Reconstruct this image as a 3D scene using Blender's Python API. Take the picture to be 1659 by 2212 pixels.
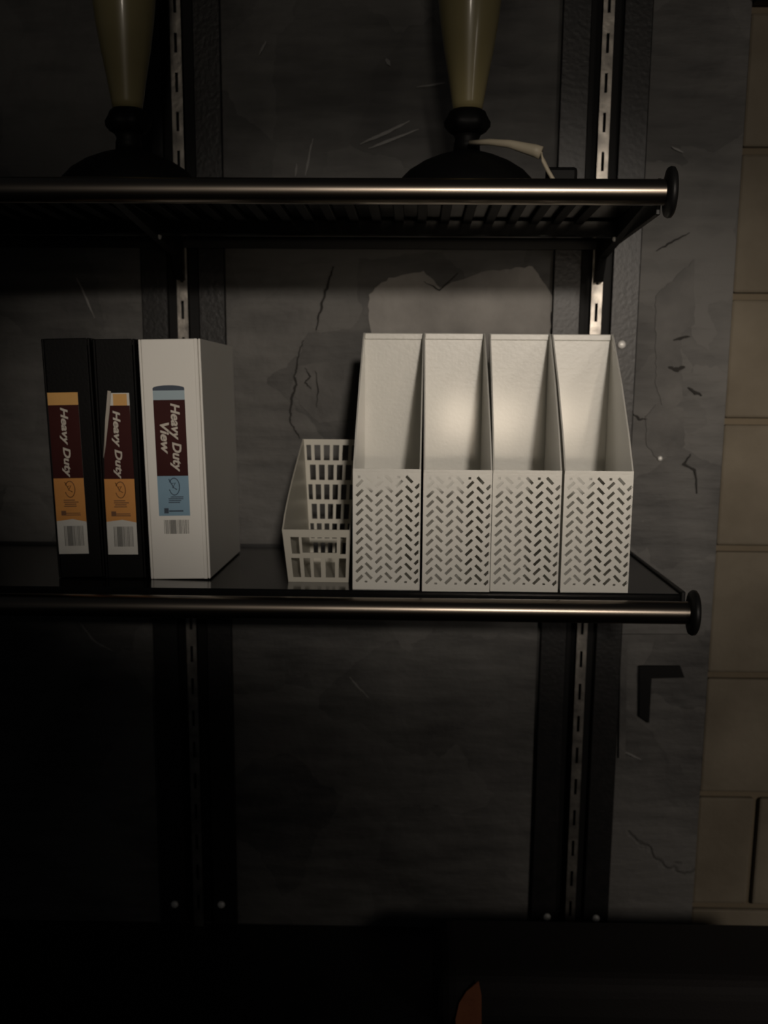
import bpy, bmesh, math, random
from mathutils import Vector, Matrix
random.seed(7)
for o in list(bpy.data.objects): bpy.data.objects.remove(o, do_unlink=True)
scene = bpy.context.scene
COL = scene.collection

# ------------------------------------------------------------------ camera
W, H = 1659.0, 2212.0
F, PX = 2600.0, 829.5
VZ, VY = (734.0, 13480.0), (900.0, 843.0)            # vanishing points: down, into the wall
_c = (VY[0]-PX)*(VZ[0]-PX)+F*F
_b = VY[1]+VZ[1]; _q = VY[1]*VZ[1]+_c
PY = (_b-math.sqrt(_b*_b-4*_q))/2
cY = Vector((VY[0]-PX, VY[1]-PY, F)).normalized()
cZ = -Vector((VZ[0]-PX, VZ[1]-PY, F)).normalized()
cX = cY.cross(cZ).normalized(); cZ = cX.cross(cY).normalized()
RW = Matrix((cX, cY, cZ))                            # world = RW @ (right, down, forward)
CAM = Vector((0.0, -1.8508, 1.5853))
def ray(u, v): return RW @ Vector((u-PX, v-PY, F))
def hy(u, v, y):
    r = ray(u, v); return CAM + r*((y-CAM.y)/r.y)
def hz(u, v, z):
    r = ray(u, v); return CAM + r*((z-CAM.z)/r.z)
cam = bpy.data.cameras.new('camera'); cam_o = bpy.data.objects.new('camera', cam); COL.objects.link(cam_o)
ru, dn, fw = RW.col[0], RW.col[1], RW.col[2]
M4 = Matrix.Identity(4)
for i in range(3):
    M4[i][0] = ru[i]; M4[i][1] = -dn[i]; M4[i][2] = -fw[i]; M4[i][3] = CAM[i]
cam_o.matrix_world = M4
cam.sensor_fit = 'VERTICAL'; cam.sensor_height = 36.0; cam.sensor_width = 27.0
cam.lens = F/H*36.0
cam.shift_y = (PY-H/2)/H; cam.shift_x = 0.0
cam.clip_start = 0.02
cam.dof.use_dof = True; cam.dof.focus_distance = 1.18; cam.dof.aperture_fstop = 8.0
scene.camera = cam_o

# ------------------------------------------------------------------ world, lights, exposure
w = bpy.data.worlds.new('dim_room'); scene.world = w; w.use_nodes = True
bg = w.node_tree.nodes['Background']; bg.inputs[0].default_value = (0.9, 0.95, 1.0, 1); bg.inputs[1].default_value = 0.010
def area(name, loc, target, sx, sy, power, color, spread=180):
    l = bpy.data.lights.new(name, 'AREA'); l.shape = 'RECTANGLE'; l.size = sx; l.size_y = sy
    l.energy = power; l.color = color; l.spread = math.radians(spread)
    o = bpy.data.objects.new(name, l); COL.objects.link(o); o.location = loc
    o.rotation_euler = (Vector(target)-Vector(loc)).to_track_quat('-Z', 'Y').to_euler()
    return o
def spot(name, loc, target, radius, power, color, half_h, half_v, blend=1.0):
    """lamp with an oblong beam: half angles across and up"""
    l = bpy.data.lights.new(name, 'SPOT'); l.energy = power; l.color = color; l.shadow_soft_size = radius
    l.spot_size = math.radians(2*max(half_h, half_v)); l.spot_blend = blend
    o = bpy.data.objects.new(name, l); COL.objects.link(o); o.location = loc
    o.rotation_euler = (Vector(target)-Vector(loc)).to_track_quat('-Z', 'Y').to_euler()
    k = math.tan(math.radians(half_v))/math.tan(math.radians(half_h))
    o.scale = (1.0, k, 1.0)
    return o
spot('room_lamp', (0.60, -5.5, 2.50), (0.05, 0, 1.54), 0.14, 350.0, (1.0, 0.89, 0.77), 7.6, 4.0, 0.55)
spot('upper_fill', (0.20, -5.5, 2.35), (-0.05, 0, 2.10), 0.20, 75.0, (1.0, 0.88, 0.74), 9.5, 3.4)  # added fill to brighten the upper wall and the olive lamps
for lx in (0.20, 0.46, 0.72):                          # added unseen spots that mirror as glare in glossy things
    spot('glare_spot', (lx, -3.3, 1.48), (0.16, 0, 1.62), 0.085, 9.0, (1.0, 0.83, 0.64), 15, 5.2)
spot('right_fill', (1.7, -2.8, 1.75), (1.38, 0, 0.97), 0.25, 84.0, (1.0, 0.88, 0.76), 18.0, 31)  # added fill for the block wall and right side, no doorway there
vs = scene.view_settings
vs.view_transform = 'Standard'; vs.look = 'None'; vs.exposure = 0.0; vs.gamma = 1.0; vs.use_curve_mapping = False

# ------------------------------------------------------------------ materials
def mat(name, c, rough=0.5, metal=0.0, spec=0.5, c2=None, nscale=12.0, bump=0.0, bscale=60.0, bdist=0.002, coat=0.0):
    m = bpy.data.materials.new(name); m.use_nodes = True
    nt = m.node_tree; b = nt.nodes['Principled BSDF']
    b.inputs['Base Color'].default_value = (*c, 1); b.inputs['Roughness'].default_value = rough
    b.inputs['Metallic'].default_value = metal; b.inputs['Specular IOR Level'].default_value = spec
    b.inputs['Coat Weight'].default_value = coat; b.inputs['Coat Roughness'].default_value = 0.12
    tc = nt.nodes.new('ShaderNodeTexCoord')
    n = nt.nodes.new('ShaderNodeTexNoise'); n.inputs['Scale'].default_value = nscale; n.inputs['Detail'].default_value = 6
    nt.links.new(tc.outputs['Object'], n.inputs['Vector'])
    r = nt.nodes.new('ShaderNodeValToRGB')
    r.color_ramp.elements[0].position = 0.35; r.color_ramp.elements[1].position = 0.68
    cc = c2 if c2 else tuple(x*0.88 for x in c)
    r.color_ramp.elements[0].color = (*cc, 1); r.color_ramp.elements[1].color = (*c, 1)
    nt.links.new(n.outputs['Fac'], r.inputs['Fac']); nt.links.new(r.outputs['Color'], b.inputs['Base Color'])
    if bump > 0:
        n2 = nt.nodes.new('ShaderNodeTexNoise'); n2.inputs['Scale'].default_value = bscale; n2.inputs['Detail'].default_value = 4
        nt.links.new(tc.outputs['Object'], n2.inputs['Vector'])
        bp = nt.nodes.new('ShaderNodeBump'); bp.inputs['Strength'].default_value = bump; bp.inputs['Distance'].default_value = bdist
        nt.links.new(n2.outputs['Fac'], bp.inputs['Height']); nt.links.new(bp.outputs['Normal'], b.inputs['Normal'])
    return m

def plaster():
    m = bpy.data.materials.new('dark_patched_plaster'); m.use_nodes = True
    nt = m.node_tree; b = nt.nodes['Principled BSDF']; N = nt.nodes.new; L = nt.links.new
    b.inputs['Roughness'].default_value = 0.62; b.inputs['Specular IOR Level'].default_value = 0.35
    tc = N('ShaderNodeTexCoord')
    big = N('ShaderNodeTexNoise'); big.inputs['Scale'].default_value = 3.2; big.inputs['Detail'].default_value = 5; big.inputs['Distortion'].default_value = 0.6
    L(tc.outputs['Object'], big.inputs['Vector'])
    # trowel strokes: stretched slanting noise
    mp = N('ShaderNodeMapping'); mp.inputs['Rotation'].default_value = (0, math.radians(35), 0); mp.inputs['Scale'].default_value = (5, 1, 26)
    L(tc.outputs['Object'], mp.inputs['Vector'])
    st = N('ShaderNodeTexNoise'); st.inputs['Scale'].default_value = 1.6; st.inputs['Detail'].default_value = 5
    L(mp.outputs['Vector'], st.inputs['Vector'])
    # overlapping skim patches with hard edges
    ds = N('ShaderNodeTexNoise'); ds.inputs['Scale'].default_value = 9; ds.inputs['Detail'].default_value = 4
    L(tc.outputs['Object'], ds.inputs['Vector'])
    mx = N('ShaderNodeMixRGB'); mx.blend_type = 'ADD'; mx.inputs['Fac'].default_value = 0.10
    L(tc.outputs['Object'], mx.inputs['Color1']); L(ds.outputs['Color'], mx.inputs['Color2'])
    vo = N('ShaderNodeTexVoronoi'); vo.inputs['Scale'].default_value = 7.0; vo.inputs['Randomness'].default_value = 1.0
    L(mx.outputs['Color'], vo.inputs['Vector'])
    bw = N('ShaderNodeRGBToBW'); L(vo.outputs['Color'], bw.inputs['Color'])
    ve = N('ShaderNodeTexVoronoi'); ve.feature = 'DISTANCE_TO_EDGE'; ve.inputs['Scale'].default_value = 4.5
    L(mx.outputs['Color'], ve.inputs['Vector'])
    cr = N('ShaderNodeMapRange'); cr.inputs['From Min'].default_value = 0.0; cr.inputs['From Max'].default_value = 0.012
    L(ve.outputs['Distance'], cr.inputs['Value'])
    # combine
    a1 = N('ShaderNodeMath'); a1.operation = 'MULTIPLY_ADD'; a1.inputs[1].default_value = 0.22
    L(bw.outputs['Val'], a1.inputs[0]); L(big.outputs['Fac'], a1.inputs[2])
    a2 = N('ShaderNodeMath'); a2.operation = 'MULTIPLY_ADD'; a2.inputs[1].default_value = 0.5
    L(st.outputs['Fac'], a2.inputs[0]); L(a1.outputs[0], a2.inputs[2])
    rp = N('ShaderNodeValToRGB')
    e = rp.color_ramp.elements; e[0].position = 0.62; e[0].color = (0.036, 0.0352, 0.0344, 1); e[1].position = 1.0; e[1].color = (0.122, 0.118, 0.112, 1)
    L(a2.outputs[0], rp.inputs['Fac'])
    dk = N('ShaderNodeMixRGB'); dk.blend_type = 'MULTIPLY'
    cm = N('ShaderNodeMath'); cm.operation = 'GREATER_THAN'; cm.inputs[1].default_value = 0.66
    L(big.outputs['Fac'], cm.inputs[0])
    cv = N('ShaderNodeMath'); cv.operation = 'SUBTRACT'; cv.inputs[0].default_value = 1.0; L(cr.outputs[0], cv.inputs[1])
    cv2 = N('ShaderNodeMath'); cv2.operation = 'MULTIPLY'; L(cv.outputs[0], cv2.inputs[0]); L(cm.outputs[0], cv2.inputs[1])
    cv3 = N('ShaderNodeMath'); cv3.operation = 'MULTIPLY'; L(cv2.outputs[0], cv3.inputs[0]); cv3.inputs[1].default_value = 0.3
    L(cv3.outputs[0], dk.inputs['Fac']); L(rp.outputs['Color'], dk.inputs['Color1']); dk.inputs['Color2'].default_value = (0.25, 0.24, 0.23, 1)
    L(dk.outputs['Color'], b.inputs['Base Color'])
    fine = N('ShaderNodeTexNoise'); fine.inputs['Scale'].default_value = 55; fine.inputs['Detail'].default_value = 6
    L(tc.outputs['Object'], fine.inputs['Vector'])
    h1 = N('ShaderNodeMath'); h1.operation = 'MULTIPLY_ADD'; h1.inputs[1].default_value = 0.25; L(fine.outputs['Fac'], h1.inputs[0]); L(a2.outputs[0], h1.inputs[2])
    h2 = N('ShaderNodeMath'); h2.operation = 'SUBTRACT'; L(h1.outputs[0], h2.inputs[0]); L(cv3.outputs[0], h2.inputs[1])
    bp = N('ShaderNodeBump'); bp.inputs['Strength'].default_value = 0.8; bp.inputs['Distance'].default_value = 0.008
    L(h2.outputs[0], bp.inputs['Height']); L(bp.outputs['Normal'], b.inputs['Normal'])
    return m

M_PLASTER = plaster()
M_LITWALL = mat('lit_wall_tone', (0.31, 0.295, 0.275), 0.6, spec=0.35, c2=(0.17, 0.161, 0.15), nscale=9, bump=0.5, bscale=45, bdist=0.004)  # wall tone with the lit brightness put into the colour
M_PALE = mat('pale_plaster', (0.118, 0.113, 0.107), 0.6, spec=0.35, c2=(0.062, 0.060, 0.057), nscale=14, bump=0.5, bscale=45, bdist=0.004)  # paler tone for the small wall areas and the raised outline
M_BLOCK = mat('tan_painted_block', (0.195, 0.168, 0.126), 0.75, spec=0.3, c2=(0.13, 0.109, 0.079), nscale=7, bump=0.5, bscale=90, bdist=0.002)
M_MORTAR = mat('mortar', (0.160, 0.130, 0.090), 0.85, spec=0.2, bump=0.5, bscale=120)
M_FLOOR = mat('dark_floor', (0.03, 0.028, 0.026), 0.6)
M_BLACK = mat('black_painted_metal', (0.007, 0.007, 0.007), 0.45, spec=0.3, c2=(0.010, 0.010, 0.010), nscale=30)
M_SHELF = mat('glossy_black_shelf', (0.005, 0.005, 0.005), 0.17, spec=0.28, c2=(0.007, 0.007, 0.007), nscale=20)
M_STRIP = mat('orange_peel_black_paint', (0.014, 0.013, 0.013), 0.36, spec=0.3, c2=(0.009, 0.009, 0.009), nscale=60, bump=0.35, bscale=170, bdist=0.001)
M_STD = mat('worn_steel', (0.33, 0.305, 0.27), 0.34, metal=0.8, c2=(0.15, 0.14, 0.127), nscale=45, bump=0.2, bscale=90)
M_RAIL = mat('dark_bronze_tube', (0.25, 0.215, 0.18), 0.27, metal=1.0, c2=(0.21, 0.18, 0.15), nscale=9)
M_BOLT = mat('zinc_bolt', (0.9, 0.89, 0.85), 0.4, metal=0.15)
M_PLASTIC = mat('warm_white_plastic', (0.74, 0.73, 0.68), 0.32, spec=0.5, c2=(0.71, 0.70, 0.65), nscale=5, bump=0.16, bscale=240, bdist=0.001, coat=0.5)
M_BINP = mat('greyed_white_plastic', (0.52, 0.50, 0.43), 0.4, spec=0.5, c2=(0.48, 0.46, 0.40), nscale=8)
M_WBIND = mat('white_vinyl', (0.78, 0.77, 0.73), 0.38, c2=(0.77, 0.755, 0.71), nscale=6, bump=0.05, bscale=300)
M_BBIND = mat('black_vinyl', (0.0022, 0.0022, 0.0022), 0.55, spec=0.12, c2=(0.003, 0.003, 0.003), bump=0.1, bscale=300)
M_OLIVE = mat('olive_glazed_glass', (0.30, 0.255, 0.125), 0.34, spec=0.5, c2=(0.25, 0.21, 0.10), nscale=8, coat=0.3)
M_LAMPB = mat('matte_black_lamp', (0.0035, 0.0035, 0.0035), 0.55, spec=0.15)
M_BEIGE = mat('beige_rubber', (0.50, 0.44, 0.33), 0.5, c2=(0.43, 0.38, 0.28), nscale=30)
M_ORANGE = mat('orange_print', (0.62, 0.27, 0.055), 0.45, c2=(0.55, 0.23, 0.045), nscale=25)
M_ORANGE2 = mat('amber_print', (0.66, 0.36, 0.10), 0.45, nscale=25)
M_ODARK = mat('brown_ink', (0.16, 0.065, 0.02), 0.5)
M_MAROON = mat('maroon_print', (0.050, 0.011, 0.010), 0.4, spec=0.12, c2=(0.04, 0.008, 0.007), nscale=12)
M_CREAM = mat('cream_lettering', (0.58, 0.53, 0.46), 0.45)
M_PAPER = mat('white_paper', (0.62, 0.61, 0.57), 0.5, c2=(0.58, 0.57, 0.53), nscale=18)
M_INK = mat('grey_ink', (0.14, 0.14, 0.13), 0.5)
M_BLUE = mat('sky_blue_print', (0.20, 0.34, 0.46), 0.45, c2=(0.18, 0.31, 0.42), nscale=20)
M_BLUE2 = mat('pale_blue_print', (0.36, 0.47, 0.53), 0.45)
M_NAVY = mat('navy_ink', (0.025, 0.045, 0.08), 0.45)
M_DESK = mat('black_desk', (0.006, 0.0075, 0.009), 0.5)
M_CASE = mat('black_fabric', (0.007, 0.005, 0.0045), 0.8, bump=0.3, bscale=300)
M_LEATHER = mat('brown_leather', (0.30, 0.105, 0.045), 0.55, c2=(0.24, 0.08, 0.035), nscale=30, bump=0.2, bscale=200)

# ------------------------------------------------------------------ helpers
def link(name, me, m, parent=None, smooth=False):
    o = bpy.data.objects.new(name, me); COL.objects.link(o)
    if m is not None and not me.materials: me.materials.append(m)
    if parent is not None: o.parent = parent
    if smooth:
        for p in me.polygons: p.use_smooth = True
    return o
def tag(o, label, cat, group=None):
    o['label'] = label; o['category'] = cat
    if group: o['group'] = group
    return o
def thing(name, label, cat, loc=(0, 0, 0), rot=(0, 0, 0), group=None):
    o = bpy.data.objects.new(name, None); COL.objects.link(o); o.location = loc; o.rotation_euler = rot
    o.empty_display_size = 0.03
    return tag(o, label, cat, group)
def struct(name, me, m, parent=None):
    o = link(name, me, m, parent)
    o['kind'] = 'structure'
    return o
def fin(bm, name):
    bmesh.ops.recalc_face_normals(bm, faces=bm.faces)
    me = bpy.data.meshes.new(name); bm.to_mesh(me); bm.free(); return me
def box_bm(x0, x1, y0, y1, z0, z1, bev=0.0, seg=1, bm=None):
    b2 = bmesh.new()
    g = bmesh.ops.create_cube(b2, size=1.0)
    for v in g['verts']:
        v.co = Vector(((x0+x1)/2+v.co.x*(x1-x0), (y0+y1)/2+v.co.y*(y1-y0), (z0+z1)/2+v.co.z*(z1-z0)))
    if bev > 0: bmesh.ops.bevel(b2, geom=b2.edges[:], offset=bev, segments=seg, affect='EDGES', profile=0.5)
    if bm is None: return b2
    me = bpy.data.meshes.new('t'); b2.to_mesh(me); b2.free(); bm.from_mesh(me); bpy.data.meshes.remove(me); return bm
def box(name, x0, x1, y0, y1, z0, z1, m, parent=None, bev=0.0, seg=1):
    return link(name, fin(box_bm(x0, x1, y0, y1, z0, z1, bev, seg), name), m, parent)
def lathe(name, prof, m, parent=None, n=40, loc=(0, 0, 0), scallop=None):
    bm = bmesh.new(); rings = []
    for k, (r, z) in enumerate(prof):
        ring = []
        for i in range(n):
            a = 2*math.pi*i/n; rr = r
            if scallop and scallop[k]: rr = r*(1+scallop[k]*math.cos(a*scallop_n))
            ring.append(bm.verts.new((rr*math.cos(a), rr*math.sin(a), z)))
        rings.append(ring)
    for a, b in zip(rings, rings[1:]):
        for i in range(n): bm.faces.new((a[i], a[(i+1) % n], b[(i+1) % n], b[i]))
    bm.faces.new(rings[0][::-1]); bm.faces.new(rings[-1])
    o = link(name, fin(bm, name), m, parent, smooth=True); o.location = loc; return o
scallop_n = 6
def tube(name, pts, rad, m, parent=None, n=14, caps=True, flat=None):
    bm = bmesh.new(); rings = []
    pts = [Vector(p) for p in pts]
    for i, p in enumerate(pts):
        d = (pts[min(i+1, len(pts)-1)]-pts[max(i-1, 0)]).normalized()
        up = Vector((0, 0, 1)) if abs(d.z) < 0.9 else Vector((0, 1, 0))
        s = d.cross(up).normalized(); t = s.cross(d).normalized()
        r = rad[i] if isinstance(rad, (list, tuple)) else rad
        rings.append([bm.verts.new(p+s*(r*math.cos(2*math.pi*k/n))+t*(r*math.sin(2*math.pi*k/n))) for k in range(n)])
    for a, b in zip(rings, rings[1:]):
        for i in range(n): bm.faces.new((a[i], a[(i+1) % n], b[(i+1) % n], b[i]))
    if caps: bm.faces.new(rings[0][::-1]); bm.faces.new(rings[-1])
    return link(name, fin(bm, name), m, parent, smooth=True)
def curve_mesh(splines, thick, name='plate', bevel=0.0):
    """closed 2D outlines, inner ones become holes; returns a mesh in XY, thickness along Z"""
    cu = bpy.data.curves.new(name, 'CURVE'); cu.dimensions = '2D'; cu.fill_mode = 'BOTH'; cu.extrude = thick/2
    for pts in splines:
        s = cu.splines.new('POLY'); s.points.add(len(pts)-1)
        for p, q in zip(s.points, pts): p.co = (q[0], q[1], 0, 1)
        s.use_cyclic_u = True
    ob = bpy.data.objects.new(name, cu); COL.objects.link(ob)
    dg = bpy.context.evaluated_depsgraph_get()
    me = bpy.data.meshes.new_from_object(ob.evaluated_get(dg))
    bpy.data.objects.remove(ob, do_unlink=True); bpy.data.curves.remove(cu)
    me.materials.clear(); me.name = name
    return me
def text_mesh(s, size, thick=0.0002, shear=0.28, bold=0.0):
    cu = bpy.data.curves.new('txt', 'FONT'); cu.body = s; cu.size = size; cu.shear = shear; cu.offset = bold; cu.extrude = thick
    cu.resolution_u = 3
    ob = bpy.data.objects.new('txt', cu); COL.objects.link(ob)
    dg = bpy.context.evaluated_depsgraph_get()
    me = bpy.data.meshes.new_from_object(ob.evaluated_get(dg))
    bpy.data.objects.remove(ob, do_unlink=True); bpy.data.curves.remove(cu)
    me.materials.clear(); return me
def tri(me, fn):
    for v in me.vertices: v.co = Vector(fn(v.co))
    me.update(); return me
# XY plate -> upright plate facing -Y : (x, y, z) -> (x, -z, y)
def upright(me): return tri(me, lambda c: (c.x, -c.z, c.y))
def rect(x0, x1, y0, y1): return [(x0, y0), (x1, y0), (x1, y1), (x0, y1)]
def prism_x(name, pts, x0, x1, m, parent=None):
    """polygon in (y,z) extruded along x"""
    bm = bmesh.new()
    a = [bm.verts.new((x0, p[0], p[1])) for p in pts]; b = [bm.verts.new((x1, p[0], p[1])) for p in pts]
    bm.faces.new(a); bm.faces.new(b[::-1])
    for i in range(len(pts)): bm.faces.new((a[i], a[(i+1) % len(pts)], b[(i+1) % len(pts)], b[i]))
    return link(name, fin(bm, name), m, parent)

# ------------------------------------------------------------------ setting
ZS, ZT = 1.35, 1.8150                  # tops of the two shelves
XB = 0.4625                            # where the plaster stops and the blocks begin
struct('wall_back', fin(box_bm(-1.7, XB, 0, 0.12, 0, 2.7), 'wall_back'), M_PLASTER)
wr = struct('wall_right', fin(box_bm(XB, 1.9, 0.016, 0.12, 0, 2.118), 'wall_right'), M_MORTAR)
zs = [2.113]+[hy(1600, v, 0.006).z for v in (325, 640, 910, 1185, 1460, 1718, 1960)]
while zs[-1] > 0.25: zs.append(zs[-1]-0.198)
for i in range(len(zs)-1):
    z1, z0 = zs[i]-0.005, zs[i+1]+0.005
    xs = [XB+0.001, 0.556 if i == 6 else (0.79 if i % 2 else 0.66)]
    while xs[-1] < 1.5: xs.append(xs[-1]+0.40)
    xs.append(1.9)
    for a, b in zip(xs, xs[1:]):
        o = box('block', a+(0.004 if a > XB+0.01 else 0), b-0.004, 0.004+random.uniform(0, 0.004), 0.03, z0, z1, M_BLOCK, wr, bev=0.004, seg=2)
struct('trim_1', fin(box_bm(XB, 1.9, -0.01, 0.12, 2.119, 2.7, 0.003), 'trim_1'), M_BLACK)
struct('floor', fin(box_bm(-1.7, 1.9, -6.5, 0.12, -0.05, 0.0), 'floor'), M_FLOOR)
struct('baseboard_back', fin(box_bm(-1.7, XB, -0.014, 0.0, 0, 0.09, 0.003), 'baseboard_back'), M_BLACK)
# paler areas standing a touch proud of the wall, children of the wall
wb = bpy.data.objects['wall_back']
def pale_area(pts, t, parent=wb, m=M_LITWALL, name='pale_patch'):
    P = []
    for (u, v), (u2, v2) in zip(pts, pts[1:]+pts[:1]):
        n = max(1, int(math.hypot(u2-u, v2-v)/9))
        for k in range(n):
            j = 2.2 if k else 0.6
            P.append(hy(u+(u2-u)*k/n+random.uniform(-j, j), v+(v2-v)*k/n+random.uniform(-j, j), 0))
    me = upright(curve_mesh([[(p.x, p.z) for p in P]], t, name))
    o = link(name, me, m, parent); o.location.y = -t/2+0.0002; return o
pale_area([(797, 636), (796, 690), (801, 712), (812, 812), (1180, 812), (1193, 640), (1150, 575), (1040, 588), (950, 622), (915, 585), (840, 600)], 0.0025)  # lit wall beside a shadow edge, painted as a paler patch
pale_area([(640, 790), (700, 782), (770, 790), (770, 905), (690, 915), (655, 880), (628, 840)], 0.0018, m=M_PALE)  # lighter zone below a shadow band, painted in as paler colour
pale_area([(1416, 640), (1500, 560), (1500, 700), (1470, 720), (1475, 860), (1440, 900), (1416, 830)], 0.0018, m=M_PALE)
pale_area([(1394, 900), (1416, 875), (1475, 880), (1480, 960), (1462, 985), (1420, 990), (1398, 965)], 0.0022, m=M_PALE)
# cracks, scratches and trowel marks that can be told apart
M_CRACK = mat('crack_dark', (0.040, 0.038, 0.036), 0.9, spec=0.1)
M_SCR = mat('scratch_pale', (0.24, 0.235, 0.225), 0.6, spec=0.3)
def ribbon(name, pts, wpx, m, sub=5, jit=1.6):
    P = []
    for (u, v), (u2, v2) in zip(pts, pts[1:]):
        for k in range(sub):
            f = k/sub; P.append((u+(u2-u)*f+random.uniform(-jit, jit), v+(v2-v)*f+random.uniform(-jit, jit)))
    P.append(pts[-1])
    Lp, Rp = [], []
    for i, (u, v) in enumerate(P):
        a_, b_ = P[max(i-1, 0)], P[min(i+1, len(P)-1)]
        d = Vector((b_[0]-a_[0], b_[1]-a_[1])).normalized(); n = Vector((-d.y, d.x))
        f = i/(len(P)-1); ww = wpx*(0.25+0.75*math.sin(math.pi*min(max(f, 0.03), 0.97)))*random.uniform(0.7, 1.3)/2
        p1, p2 = hy(u+n.x*ww, v+n.y*ww, 0), hy(u-n.x*ww, v-n.y*ww, 0)
        Lp.append((p1.x, p1.z)); Rp.append((p2.x, p2.z))
    bm = bmesh.new()
    A = [bm.verts.new((x, -0.0030, z)) for x, z in Lp]; B = [bm.verts.new((x, -0.0030, z)) for x, z in Rp]
    C_ = [bm.verts.new((x, 0.0005, z)) for x, z in Lp]; D_ = [bm.verts.new((x, 0.0005, z)) for x, z in Rp]
    for i in range(len(P)-1):
        bm.faces.new((A[i], A[i+1], B[i+1], B[i])); bm.faces.new((A[i], C_[i], C_[i+1], A[i+1])); bm.faces.new((B[i], B[i+1], D_[i+1], D_[i]))
    return link(name, fin(bm, name), m, wb)
for pts, wd in (([(721, 577), (712, 604), (698, 648), (688, 687), (683, 714)], 7),
                ([(655, 735), (646, 762), (640, 797), (636, 814), (642, 830), (631, 853), (628, 887), (626, 907), (636, 928), (648, 947)], 6),
                ([(660, 795), (670, 814), (660, 826), (673, 841)], 5), ([(681, 800), (688, 840), (684, 880)], 4),
                ([(1492, 981), (1476, 1003), (1501, 1016), (1505, 1066)], 6), ([(1417, 542), (1450, 524), (1489, 503)], 5),
                ([(1444, 792), (1460, 800), (1479, 793)], 13), ([(1485, 838), (1515, 855)], 9), ([(1455, 735), (1490, 727)], 8),
                ([(1366, 892), (1380, 905), (1398, 905)], 5), ([(915, 608), (950, 628), (990, 590)], 4)):
    ribbon('crack', pts, wd*0.75, M_CRACK)
for pts, wd in (([(166, 600), (185, 640), (206, 688)], 4), ([(676, 300), (667, 345), (660, 380)], 5), ([(641, 355), (638, 382)], 4),
                ([(755, 1463), (775, 1485), (796, 1507)], 3), ([(778, 312), (830, 290), (885, 262)], 7), ([(797, 322), (840, 305), (905, 280)], 6),
                ([(834, 128), (843, 143)], 8), ([(170, 1340), (205, 1385), (245, 1405)], 4), ([(1345, 1622), (1385, 1640)], 4), ([(1450, 318), (1475, 330)], 4),
                ([(900, 190), (960, 180)], 4), ([(560, 120), (575, 90)], 5)):
    ribbon('scratch', pts, wd, M_SCR, jit=0.8)
# raised plaster outline low on the wall
def bar(name, u0, v0, u1, v1, t, m, parent):
    a, b = hy(u0, v0, 0), hy(u1, v1, 0)
    return box(name, min(a.x, b.x), max(a.x, b.x), -t, 0.002, min(a.z, b.z), max(a.z, b.z), m, parent, bev=0.0012)
P = [hy(u, v, 0) for u, v in ((1340, 1369), (1506, 1369), (1506, 1386), (1354, 1386), (1350, 1636), (1336, 1636))]
tr = struct('trim_2', upright(curve_mesh([[(q.x, q.z) for q in P]], 0.005, 'trim_2')), M_PALE); tr.location.y = -0.0024
p = [hy(u, v, 0) for u, v in ((1380, 1437), (1468, 1437), (1477, 1462), (1406, 1464), (1401, 1560), (1380, 1545))]
ell = link('l_piece', upright(curve_mesh([[(q.x, q.z) for q in p]], 0.006, 'l_piece')), M_LAMPB)  # flat black L shape lying on the plaster
ell.location.y = -0.003
tag(ell, 'small black L-shaped piece on the plaster below the shelf end', 'bracket')
q = hy(1425, 990, 0)
pin = lathe('wall_pin', [(0.0012, 0.0), (0.0035, 0.0015), (0.0036, 0.0035), (0.002, 0.005)], M_BOLT, None, n=12, loc=(q.x, 0, q.z))
pin.rotation_euler = (math.radians(90), 0, 0)
tag(pin, 'tiny pale pin head in the plaster right of the white magazine files', 'pin')

# ------------------------------------------------------------------ uprights
def make_upright(xl, xr, label, bolts):
    xc = (xl+xr)/2; z0, z1 = 0.7195, 2.55
    t = thing('shelf_upright', label, 'upright', (xc, 0, z0), group=None)
    hw = (xr-xl)/2; g = 0.0225
    h = z1-z0
    box('backing_strip', -hw, -g, -0.010, 0.0, 0, h, M_STRIP, t, bev=0.0015)
    box('backing_strip', g, hw, -0.010, 0.0, 0, h, M_STRIP, t, bev=0.0015)
    box('channel_back', -g, g, -0.002, 0.0, 0, h, M_LAMPB, t)
    # slotted standard: face with slots + two side webs
    ww = 0.0078; holes = []
    z = 0.03
    while z < h-0.04:
        holes.append(rect(-0.0021, 0.0021, z, z+0.026)); z += 0.052
    bm = bmesh.new(); yf0, yf1 = -0.0173, -0.0157
    box_bm(-ww, -0.0021, yf0, yf1, 0, h, bm=bm); box_bm(0.0021, ww, yf0, yf1, 0, h, bm=bm)
    prev = 0.0
    for r_ in holes+[[(0, h), (0, h), (0, h), (0, h)]]:
        box_bm(-0.0021, 0.0021, yf0, yf1, prev, r_[0][1], bm=bm); prev = r_[2][1]
    link('slotted_standard', fin(bm, 'slotted_standard'), M_STD, t)
    for s in (-1, 1): box('standard_side', s*ww-(0.0012 if s > 0 else 0), s*ww+(0.0012 if s < 0 else 0), -0.0155, -0.0015, 0, h, M_LAMPB, t)
    for bx, bz in bolts:
        b = lathe('bolt', [(0.0062, 0.0), (0.0064, 0.0015), (0.0055, 0.0038), (0.003, 0.0052)], M_BOLT, t, n=16, loc=(bx-xc, -0.0098, bz-z0))
        b.rotation_euler = (math.radians(90), 0, 0)
    return t
make_upright(0.1980, 0.3242, 'black slotted steel upright behind the white magazine files near the block wall',
             [(0.3014, 1.6535), (0.2207, 1.6535), (0.2245, 0.7441), (0.3042, 0.7432), (0.221, 2.3), (0.301, 2.3)])
make_upright(-0.4090, -0.2845, 'black slotted steel upright behind the white and black binders',
             [(-0.3873, 0.7545), (-0.3104, 0.7555), (-0.387, 1.30), (-0.31, 1.30), (-0.387, 2.3), (-0.31, 2.3)])

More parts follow.
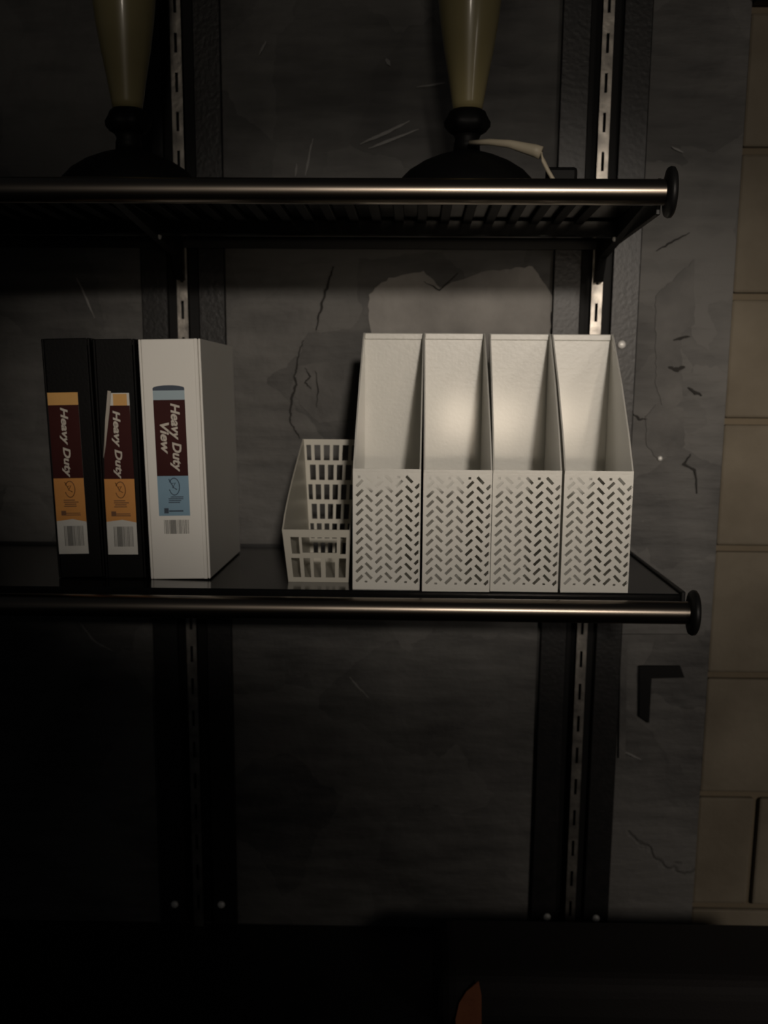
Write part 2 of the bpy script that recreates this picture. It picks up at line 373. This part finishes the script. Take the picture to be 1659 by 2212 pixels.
# ------------------------------------------------------------------ shelves
def make_shelf(zt, zr, xe, label, ribs):
    """zt top of the panel, zr height of the rail axis, xe right end"""
    x0 = -1.02; yr = -0.4395
    t = thing('wall_shelf', label, 'shelf', (0, 0, zt))
    box('shelf_panel', x0+0.004, xe-0.007, -0.424, -0.030, -0.012, 0.0, M_SHELF, t, bev=0.0015)
    box('side_lip', xe-0.0068, xe-0.0015, -0.424, -0.030, -0.036, 0.003, M_BLACK, t, bev=0.001)
    box('side_lip', x0, x0+0.0038, -0.424, -0.030, -0.036, 0.003, M_BLACK, t, bev=0.001)
    box('front_lip', x0+0.004, xe-0.007, -0.4245, -0.420, -0.024, -0.0122, M_LAMPB, t)
    box('back_lip', x0+0.004, xe-0.007, -0.0298, -0.026, -0.030, 0.004, M_BLACK, t)
    box('cross_bar', x0+0.004, xe-0.007, -0.206, -0.190, -0.0335, -0.0125, M_SHELF, t, bev=0.002)
    if ribs:
        x = -0.93
        while x < xe-0.06:
            box('rib', x, x+0.012, -0.419, -0.207, -0.018, -0.0122, M_LAMPB, t, bev=0.001); x += 0.029
    r = 0.0138
    o = tube('front_rail', [(x0, yr, zr-zt), (x0+0.001, yr, zr-zt), (xe+0.001, yr, zr-zt), (xe+0.002, yr, zr-zt)], r, M_RAIL, t, n=48)
    for x, s in ((xe+0.002, 1), (x0, -1)):
        c = lathe('end_cap', [(0.016, -0.003), (0.0255, -0.001), (0.0272, 0.002), (0.0268, 0.0055), (0.024, 0.0075), (0.010, 0.0085)], M_BLACK, t, n=36, loc=(x, yr, zr-zt))
        c.rotation_euler = (0, math.radians(90)*s, 0)
    for xc in (0.2611, -0.34675):
        b = prism_x('bracket_arm', [(-0.0172, -0.075), (-0.0172, -0.0125), (-0.405, -0.0125), (-0.405, -0.022), (-0.06, -0.045), (-0.035, -0.075)], xc-0.0055, xc+0.0055, M_BLACK, t)
        s = lathe('screw', [(0.0045, 0), (0.0045, 0.002), (0.003, 0.0034)], M_BOLT, b, n=14, loc=(xc-0.0055 if xc > 0 else xc+0.0055, -0.20, -0.034))
        s.rotation_euler = (0, math.radians(-90 if xc > 0 else 90), 0)
    return t
make_shelf(ZT, 1.8008, 0.2715, 'upper black metal wall shelf with bronze tube rail, holding the two lamps', True)
make_shelf(ZS, 1.3302, 0.3255, 'lower black metal wall shelf with bronze tube rail, holding binders and white files', True)

# ------------------------------------------------------------------ magazine files
FW, FH, FD, FB = 0.0806, 0.1442, 0.225, 0.309
def slot(cx, cy, sgn, ln=0.0106, wd=0.0034):
    d = Vector((sgn*0.707, 0.707)); n = Vector((-d.y, d.x))
    return [tuple(Vector((cx, cy))+d*a*ln/2+n*b*wd/2) for a, b in ((-1, -1), (1, -1), (1, 1), (-1, 1))]
kx, kz = FW/1085.0, FH/1975.0
holes = []
for cx in (140, 452, 770):
    for k in range(11): holes.append(slot((cx-30)*kx, (2085-(345+k*156))*kz, 1))
    holes.append(rect((cx-62)*kx, (cx-18)*kx, (2085-262)*kz, (2085-222)*kz))
for cx in (290, 610, 930):
    for k in range(11): holes.append(slot((cx-30)*kx, (2085-(275+k*158))*kz, -1))
    holes.append(rect((cx-92)*kx, (cx-50)*kx, (2085-1972)*kz, (2085-1940)*kz))
for k in range(11): holes.append(slot((1064-30)*kx, (2085-(385+k*155))*kz, 1, 0.0070, 0.0034))
FRONT = upright(curve_mesh([rect(0, FW, 0, FH)]+holes, 0.0018, 'front_panel'))
tri(FRONT, lambda c: (c.x-FW/2, c.y+0.0009, c.z))
def make_file(x, yfront, rz, label):
    t = thing('magazine_file', label, 'magazine file', (x, yfront, ZS+0.0002), (0, 0, rz), 'white magazine files on the lower shelf')
    link('front_panel', FRONT, M_PLASTIC, t)
    hw = FW/2
    prof = [(0.0019, 0.0005), (FD, 0.0005), (FD, FB), (FD-0.010, FB), (FD-0.022, FB-0.006), (0.118, 0.245), (0.045, 0.186), (0.0019, FH)]
    for s in (-1, 1):
        xa, xb = (hw-0.0018, hw) if s > 0 else (-hw, -hw+0.0018)
        prism_x('side_panel', prof, xa, xb, M_PLASTIC, t)
    box('back_panel', -hw+0.0019, hw-0.0019, FD-0.002, FD, 0.0005, FB, M_PLASTIC, t)
    box('top_rim', -hw+0.0019, hw-0.0019, FD-0.0045, FD-0.0021, FB-0.008, FB, M_PLASTIC, t, bev=0.0008)
    box('front_rim', -hw+0.0004, hw-0.0004, -0.0008, -0.0001, FH-0.0035, FH, M_PLASTIC, t)
    box('base', -hw+0.0019, hw-0.0019, 0.0019, FD-0.0021, 0.0005, 0.0028, M_PLASTIC, t)
    return t
for x, y, rz, lb in ((-0.0338, -0.4185, -0.012, 'white herringbone-perforated magazine file beside the lattice bin'),
                     (0.0498, -0.4265, 0.004, 'white herringbone-perforated magazine file, second from the lattice bin'),
                     (0.1315, -0.4220, -0.018, 'white herringbone-perforated magazine file, third from the lattice bin'),
                     (0.2155, -0.4205, -0.010, 'white herringbone-perforated magazine file, farthest from the bin and nearest the block wall')):
    make_file(x, y, rz, lb)

# ------------------------------------------------------------------ lattice bin
def quad_panel(name, corners, hol, thick, m, parent):
    """corners BL BR TR TL; holes in unit coordinates"""
    me = curve_mesh([rect(0, 1, 0, 1)]+hol, 0.2, name)
    bl, br, tr_, tl = [Vector(c) for c in corners]
    nrm = (br-bl).cross(tl-bl).normalized()
    tri(me, lambda c: bl*(1-c.x)*(1-c.y)+br*c.x*(1-c.y)+tr_*c.x*c.y+tl*(1-c.x)*c.y+nrm*(c.z/0.2*thick))
    return link(name, me, m, parent)
BX, BY = -0.1195, -0.3660
bn = thing('lattice_bin', 'small cream plastic bin with rectangular lattice holes beside the magazine files', 'bin', (BX, BY, ZS+0.0002))
fbl, fbr, ftr, ftl = (-0.0375, 0.001, 0.0), (0.0375, 0.001, 0.0), (0.0405, -0.004, 0.066), (-0.0445, -0.004, 0.066)
bbl, bbr, btr, btl = (-0.0250, 0.165, 0.0), (0.0350, 0.165, 0.0), (0.0480, 0.172, 0.169), (-0.0345, 0.172, 0.169)
fh = [rect(0.11, 0.235, 0.54, 0.86), rect(0.275, 0.80, 0.56, 0.855), rect(0.855, 0.94, 0.54, 0.86)]
for a, b in ((0.09, 0.22), (0.28, 0.385), (0.435, 0.55), (0.625, 0.775), (0.835, 0.95)): fh.append(rect(a, b, 0.09, 0.46))
quad_panel('front_panel', (fbl, fbr, ftr, ftl), fh, 0.002, M_BINP, bn)
bh = []
for r_ in range(6):
    y1 = 0.955-r_*0.157; y0 = y1-0.122
    for k in range(-1, 7):
        a = (0.10 if r_ % 2 else 0.03)+k*0.158; b = a+0.103
        a, b = max(a, 0.055), min(b, 0.95)
        if b-a > 0.03: bh.append(rect(a, b, y0, y1))
quad_panel('back_panel', (bbl, bbr, btr, btl), bh, 0.002, M_BINP, bn)
def curved_side(sgn):
    fb, ft, bb, bt = (fbl, ftl, bbl, btl) if sgn < 0 else (fbr, ftr, bbr, btr)
    fb, ft, bb, bt = map(Vector, (fb, ft, bb, bt))
    bm = bmesh.new(); n = 10; lo = []; hi = []
    for i in range(n+1):
        s = i/n
        lo.append(fb.lerp(bb, s))
        e = ft.lerp(bt, s); e.z = ft.z+(bt.z-ft.z)*(s**0.78)
        e.x = ft.x+(bt.x-ft.x)*s
        hi.append(e)
    th = Vector((0.0018*sgn, 0, 0))
    for base in (0,):
        A = [bm.verts.new(p) for p in lo]; B = [bm.verts.new(p) for p in hi]
        A2 = [bm.verts.new(p-th) for p in lo]; B2 = [bm.verts.new(p-th) for p in hi]
        for i in range(n):
            bm.faces.new((A[i], A[i+1], B[i+1], B[i])); bm.faces.new((A2[i], B2[i], B2[i+1], A2[i+1]))
            bm.faces.new((B[i], B[i+1], B2[i+1], B2[i])); bm.faces.new((A[i], A2[i], A2[i+1], A[i+1]))
        bm.faces.new((A[0], B[0], B2[0], A2[0])); bm.faces.new((A[n], A2[n], B2[n], B[n]))
    return link('side_panel', fin(bm, 'side_panel'), M_BINP, bn)
curved_side(-1); curved_side(1)
bmq = bmesh.new()
vv = [bmq.verts.new(Vector(c)+Vector((0, 0, dz))) for dz in (0.0, 0.002) for c in (fbl, fbr, bbr, bbl)]
for f_ in ((0, 1, 2, 3), (4, 5, 6, 7), (0, 1, 5, 4), (1, 2, 6, 5), (2, 3, 7, 6), (3, 0, 4, 7)): bmq.faces.new([vv[i] for i in f_])
link('base', fin(bmq, 'base'), M_BINP, bn)

# ------------------------------------------------------------------ binders
def flat(name, pts, m, parent, y, t=0.0003):
    o = link(name, upright(curve_mesh([pts], t, name)), m, parent); o.location.y = y; return o
def vtext(name, s, size, cx, z_top, length, m, parent, y, bold=0.0004, height=None):
    """lettering read from top to bottom; cx baseline-centre x, starting at z_top"""
    me = text_mesh(s, 1.0, 0.01, 0.25, bold)
    xs = [v.co.x for v in me.vertices]; ys = [v.co.y for v in me.vertices]
    x0, x1, y0, y1 = min(xs), max(xs), min(ys), max(ys)
    k = length/(x1-x0); kh = size
    tri(me, lambda c: (cx+(c.y-0.3)*kh, -c.z*0.01, z_top-(c.x-x0)*k))
    o = link(name, me, m, parent); o.location.y = y; return o
def ring_icon(parent, cx, cz, r, m, y):
    pts = []
    for i in range(15):
        a = math.radians(200+i*(310/14)); pts.append((cx+r*0.62*math.cos(a), y, cz+r*math.sin(a)))
    tube('ring_symbol', pts, 0.00055, m, parent, n=6)
    tube('ring_symbol', [(cx-r*0.62, y, cz+r*0.9), (cx-r*0.1, y, cz-r*0.1), (cx+r*0.30, y, cz-r*0.35)], 0.0005, m, parent, n=6)
    tube('ring_symbol', [(cx-r*0.25, y, cz+r*0.35), (cx+r*0.15, y, cz+r*0.45), (cx-r*0.2, y, cz-r*0.15)], 0.00045, m, parent, n=6)
def barcode(parent, x0, x1, z0, z1, m, y, seed, dense):
    rnd = random.Random(seed); bm = bmesh.new(); x = x0
    while x < x1:
        f = (x-x0)/(x1-x0)
        wd = rnd.choice((0.0006, 0.0009)) if not (dense[0] < f < dense[1]) else 0.0013
        box_bm(x, min(x+wd, x1), y-0.0002, y, z0, z1, bm=bm); x += wd+rnd.choice((0.0006, 0.0011)) if not (dense[0] < f < dense[1]) else wd+0.0003
    link('barcode', fin(bm, 'barcode'), m, parent)
def small_print(parent, x0, x1, z0, z1, n, m, y, seed):
    rnd = random.Random(seed); bm = bmesh.new(); st = (z1-z0)/n
    for i in range(n):
        z = z0+i*st; a = x0+rnd.uniform(0, 0.15)*(x1-x0)*(i % 2)
        b = x1-rnd.uniform(0, 0.3)*(x1-x0)
        box_bm(a, b, y-0.0002, y, z, z+st*0.45, bm=bm)
    link('fine_print', fin(bm, 'fine_print'), m, parent)
def binder_body(x, y, wd, lean, label, m, depth=0.262, h=0.2925):
    t = thing('ring_binder', label, 'binder', (x, y, ZS+0.0003+abs(math.sin(lean))*wd/2), (0, lean, 0))
    hw = wd/2
    box('spine', -hw+0.0032, hw-0.0032, 0.0, 0.003, 0, h, m, t, bev=0.0012, seg=2)
    box('front_cover', hw-0.003, hw, 0.0006, depth, 0, h, m, t, bev=0.0011, seg=2)
    box('back_cover', -hw, -hw+0.003, 0.0006, depth, 0, h, m, t, bev=0.0011, seg=2)
    box('page_stack', -hw+0.006, hw-0.009, 0.030, depth-0.018, 0.006, h-0.007, M_PAPER, t)
    return t
def black_binder(x, y, wd, lean, label, lx, folded):
    t = binder_body(x, y, wd, lean, label, M_BBIND)
    # label spans z 0.031 .. 0.228 above the shelf, lx centre offset
    a, b = lx-0.0187, lx+0.0187
    z0, z1, z2, z3, z4 = 0.0305, 0.0725, 0.1245, 0.2135, 0.2285
    y1 = -0.0004; y2 = -0.0008
    if folded: body = [(a, z0), (b, z0), (b-0.001, z4), (a+0.0125, z4), (a+0.0015, 0.158)]
    else: body = [(a, z0), (b, z0), (b, z4), (a, z4)]
    lab = flat('spine_label', body, M_PAPER, t, y1)
    flat('white_band', [(a, z0), (b, z0), (b, z1-0.002), (a+0.02, z1+0.0015), (a, z1-0.001)], M_PAPER, lab, y2-y1)
    flat('orange_band', [(a, z1-0.001), (a+0.02, z1+0.0015), (b, z1-0.002), (b, z2), (a, z2)], M_ORANGE, lab, y2-y1)
    if folded:
        flat('maroon_band', [(a+0.0005, z2), (b, z2), (b-0.001, z3), (a+0.0125, z3), (a+0.0018, 0.156)], M_MAROON, lab, y2-y1)
        flat('amber_band', [(a+0.0165, z3), (b-0.004, z3), (b-0.004, z4-0.001), (a+0.0165, z4-0.001)], M_ORANGE2, lab, y2-y1-0.0002)
        # creased paper edge curling off the spine
        bm = bmesh.new()
        q = [(a+0.0005, 0.150, -0.0006), (a+0.0035, 0.158, -0.0030), (a+0.0118, 0.205, -0.0036), (a+0.0150, 0.2305, -0.0030), (a+0.0105, 0.2315, -0.0008), (a+0.0055, 0.196, -0.0008)]
        v = [bm.verts.new((c[0], c[2], c[1])) for c in q]+[bm.verts.new((c[0], c[2]+0.0005, c[1])) for c in q]
        n = len(q); bm.faces.new(v[:n]); bm.faces.new(v[n:][::-1])
        for i in range(n): bm.faces.new((v[i], v[(i+1) % n], v[n+(i+1) % n], v[n+i]))
        link('folded_edge', fin(bm, 'folded_edge'), M_CREAM, lab)
        vtext('lettering', 'Heavy Duty', 0.0120, lx+0.0005, z3-0.006, 0.083, M_CREAM, lab, -0.0009, 0.03)
    else:
        flat('maroon_band', [(a, z2), (b, z2), (b, z3), (a, z3)], M_MAROON, lab, y2-y1)
        flat('amber_band', [(a, z3), (b, z3), (b, z4), (a, z4)], M_ORANGE2, lab, y2-y1)
        vtext('lettering', 'Heavy Duty', 0.0120, lx, z3-0.003, 0.085, M_CREAM, lab, -0.0009, 0.03)
    ring_icon(lab, lx+0.001, z2-0.0135, 0.0100, M_ODARK, -0.0009)
    small_print(lab, lx-0.008, lx+0.011, z1+0.017, z1+0.027, 4, M_ODARK, -0.0007, 3)
    small_print(lab, lx-0.011, lx+0.013, z1+0.006, z1+0.0105, 2, M_ODARK, -0.0007, 4)
    flat('print_mark', [(lx-0.012, z1+0.006), (lx-0.006, z1+0.006), (lx-0.006, z1+0.012), (lx-0.012, z1+0.012)], M_ODARK, lab, -0.0008)
    barcode(lab, lx-0.010, lx+0.014, z0+0.010, z1-0.007, M_INK, -0.0007, 5, (0.12, 0.42))
    return t
LEAN = -0.021
black_binder(-0.4190, -0.3585, 0.0590, -0.026, 'black binder with an intact orange and maroon spine label, outermost of the two black ones', -0.0075, False)
black_binder(-0.3630, -0.3590, 0.0515, -0.016, 'black binder with a torn, creased spine label next to the white binder', -0.0015, True)
# white binder
t = binder_body(-0.2935, -0.3600, 0.0755, LEAN, 'white binder with a blue and maroon spine label beside the black binders', M_WBIND)
box('spine_edge', 0.0300, 0.0342, -0.0010, 0.0002, 0, 0.2925, M_WBIND, t, bev=0.0004)
cx = -0.0030; a, b = cx-0.0198, cx+0.0190
lab = flat('spine_label', [(a, 0.050), (b, 0.050), (b, 0.2375), (a, 0.2375)], M_WBIND, t, -0.0004)
flat('blue_band', [(a, 0.0795), (b, 0.0795), (b, 0.1285), (a, 0.1285)], M_BLUE, lab, -0.0004)
flat('maroon_band', [(a, 0.1285), (b, 0.1285), (b, 0.2205), (a, 0.2205)], M_MAROON, lab, -0.0004)
flat('pale_blue_band', [(a, 0.2205), (b, 0.2205), (b, 0.2320), (a, 0.2320)], M_BLUE2, lab, -0.0004)
arc = [(a, 0.2318), (b, 0.2318)]+[(cx+0.0194*math.cos(math.radians(k))-0.0004, 0.2345+0.0035*math.sin(math.radians(k))) for k in range(0, 181, 15)]
flat('navy_band', arc, M_NAVY, lab, -0.0005)
vtext('lettering', 'Heavy Duty', 0.0150, cx+0.0060, 0.2165, 0.083, M_CREAM, lab, -0.0008, 0.03)
vtext('lettering', 'View', 0.0150, cx-0.0080, 0.1935, 0.038, M_CREAM, lab, -0.0008, 0.03)
ring_icon(lab, cx+0.001, 0.1155, 0.0105, M_NAVY, -0.0008)
small_print(lab, cx-0.007, cx+0.013, 0.0955, 0.1045, 4, M_NAVY, -0.0006, 8)
small_print(lab, cx-0.007, cx+0.013, 0.0845, 0.0885, 1, M_NAVY, -0.0006, 9)
flat('print_mark', [(cx-0.013, 0.0825), (cx-0.0075, 0.0825), (cx-0.0075, 0.0890), (cx-0.013, 0.0890)], M_NAVY, lab, -0.0007)
barcode(lab, cx-0.014, cx+0.017, 0.0570, 0.0745, M_INK, -0.0006, 6, (0.24, 0.44))

# ------------------------------------------------------------------ lamps
def make_lamp(x, y, label, cord):
    t = thing('table_lamp', label, 'lamp', (x, y, ZT+0.0002))
    lathe('base', [(0.094, 0.0), (0.0955, 0.0105), (0.0945, 0.0165), (0.088, 0.0285), (0.074, 0.0425), (0.056, 0.0535), (0.036, 0.0615), (0.022, 0.0655), (0.017, 0.0675)], M_LAMPB, t, n=56)
    lathe('neck', [(0.0170, 0.0670), (0.0165, 0.0765), (0.0150, 0.0815), (0.0175, 0.0865)], M_LAMPB, t, n=32)
    lathe('knob', [(0.016, 0.0860), (0.0235, 0.0905), (0.0275, 0.0965), (0.0280, 0.1020), (0.0245, 0.1085), (0.0220, 0.1145), (0.0180, 0.1170)], M_LAMPB, t, n=48, scallop=[0, .03, .06, .06, .05, .03, 0])
    lathe('glass_body', [(0.0185, 0.1160), (0.0200, 0.1245), (0.0255, 0.1565), (0.0312, 0.1865), (0.0360, 0.2165), (0.0395, 0.2465), (0.0425, 0.2815), (0.0440, 0.3165), (0.0435, 0.3565), (0.0405, 0.3965), (0.0350, 0.4365), (0.0290, 0.4615)], M_OLIVE, t, n=56)
    lathe('top_cap', [(0.0300, 0.4620), (0.0305, 0.4715), (0.022, 0.4885), (0.008, 0.4965)], M_LAMPB, t, n=40)
    if cord:
        tube('cord_sleeve', [(0.003, -0.030, 0.0720), (0.026, -0.046, 0.0700), (0.050, -0.058, 0.0655), (0.080, -0.066, 0.0565), (0.088, -0.068, 0.0535)], [0.0031, 0.0036, 0.0048, 0.0074, 0.0076], M_BEIGE, t, n=16)
        tube('cord', [(0.087, -0.068, 0.0535), (0.091, -0.069, 0.0445), (0.097, -0.070, 0.0325), (0.106, -0.071, 0.0185), (0.112, -0.071, 0.0095)], 0.0026, M_BEIGE, t, n=10)
        pl = box('plug', 0.096, 0.134, -0.062, -0.044, 0.0, 0.039, M_LAMPB, t, bev=0.004, seg=2)
        pl['label'] = 'black plug on the end of the beige lead'
    return t
make_lamp(0.0596, -0.22, 'olive tapered table lamp on black domed base with a beige lead lying over it', True)
make_lamp(-0.3720, -0.22, 'olive tapered table lamp on black domed base, above the binders, no lead showing', False)

# ------------------------------------------------------------------ desk and case
d = thing('desk', 'plain black desk pushed against the wall below the shelves', 'desk', (0, -0.30, 0))
box('desktop', -1.25, 1.25, -0.32, 0.2985, 0.690, 0.7185, M_DESK, d, bev=0.002)
for sx in (-1.2, 1.17):
    for sy in (-0.29, 0.25):
        box('leg', sx, sx+0.04, sy, sy+0.04, 0.0, 0.6898, M_BLACK, d, bev=0.002)
box('modesty_panel', -1.155, 1.165, 0.262, 0.280, 0.30, 0.6898, M_DESK, d)
c = thing('carry_case', 'black rounded soft case with a brown leather tab, lying on the desk', 'case', (0.31, -0.24, 0.7187))
box('case_body', -0.275, 0.275, -0.10, 0.10, 0.0, 0.088, M_CASE, c, bev=0.030, seg=5)
pts = []
P0 = [hy(u, v, -0.343) for u, v in ((985, 2235), (984, 2200), (992, 2165), (1008, 2140), (1034, 2120), (1040, 2150), (1040, 2235))]
me = upright(curve_mesh([[(q.x-0.31, q.z-0.7187) for q in P0]], 0.003, 'leather_tab'))
o = link('leather_tab', me, M_LEATHER, c); o.location.y = -0.343+0.24
o['label'] = 'brown leather tab'
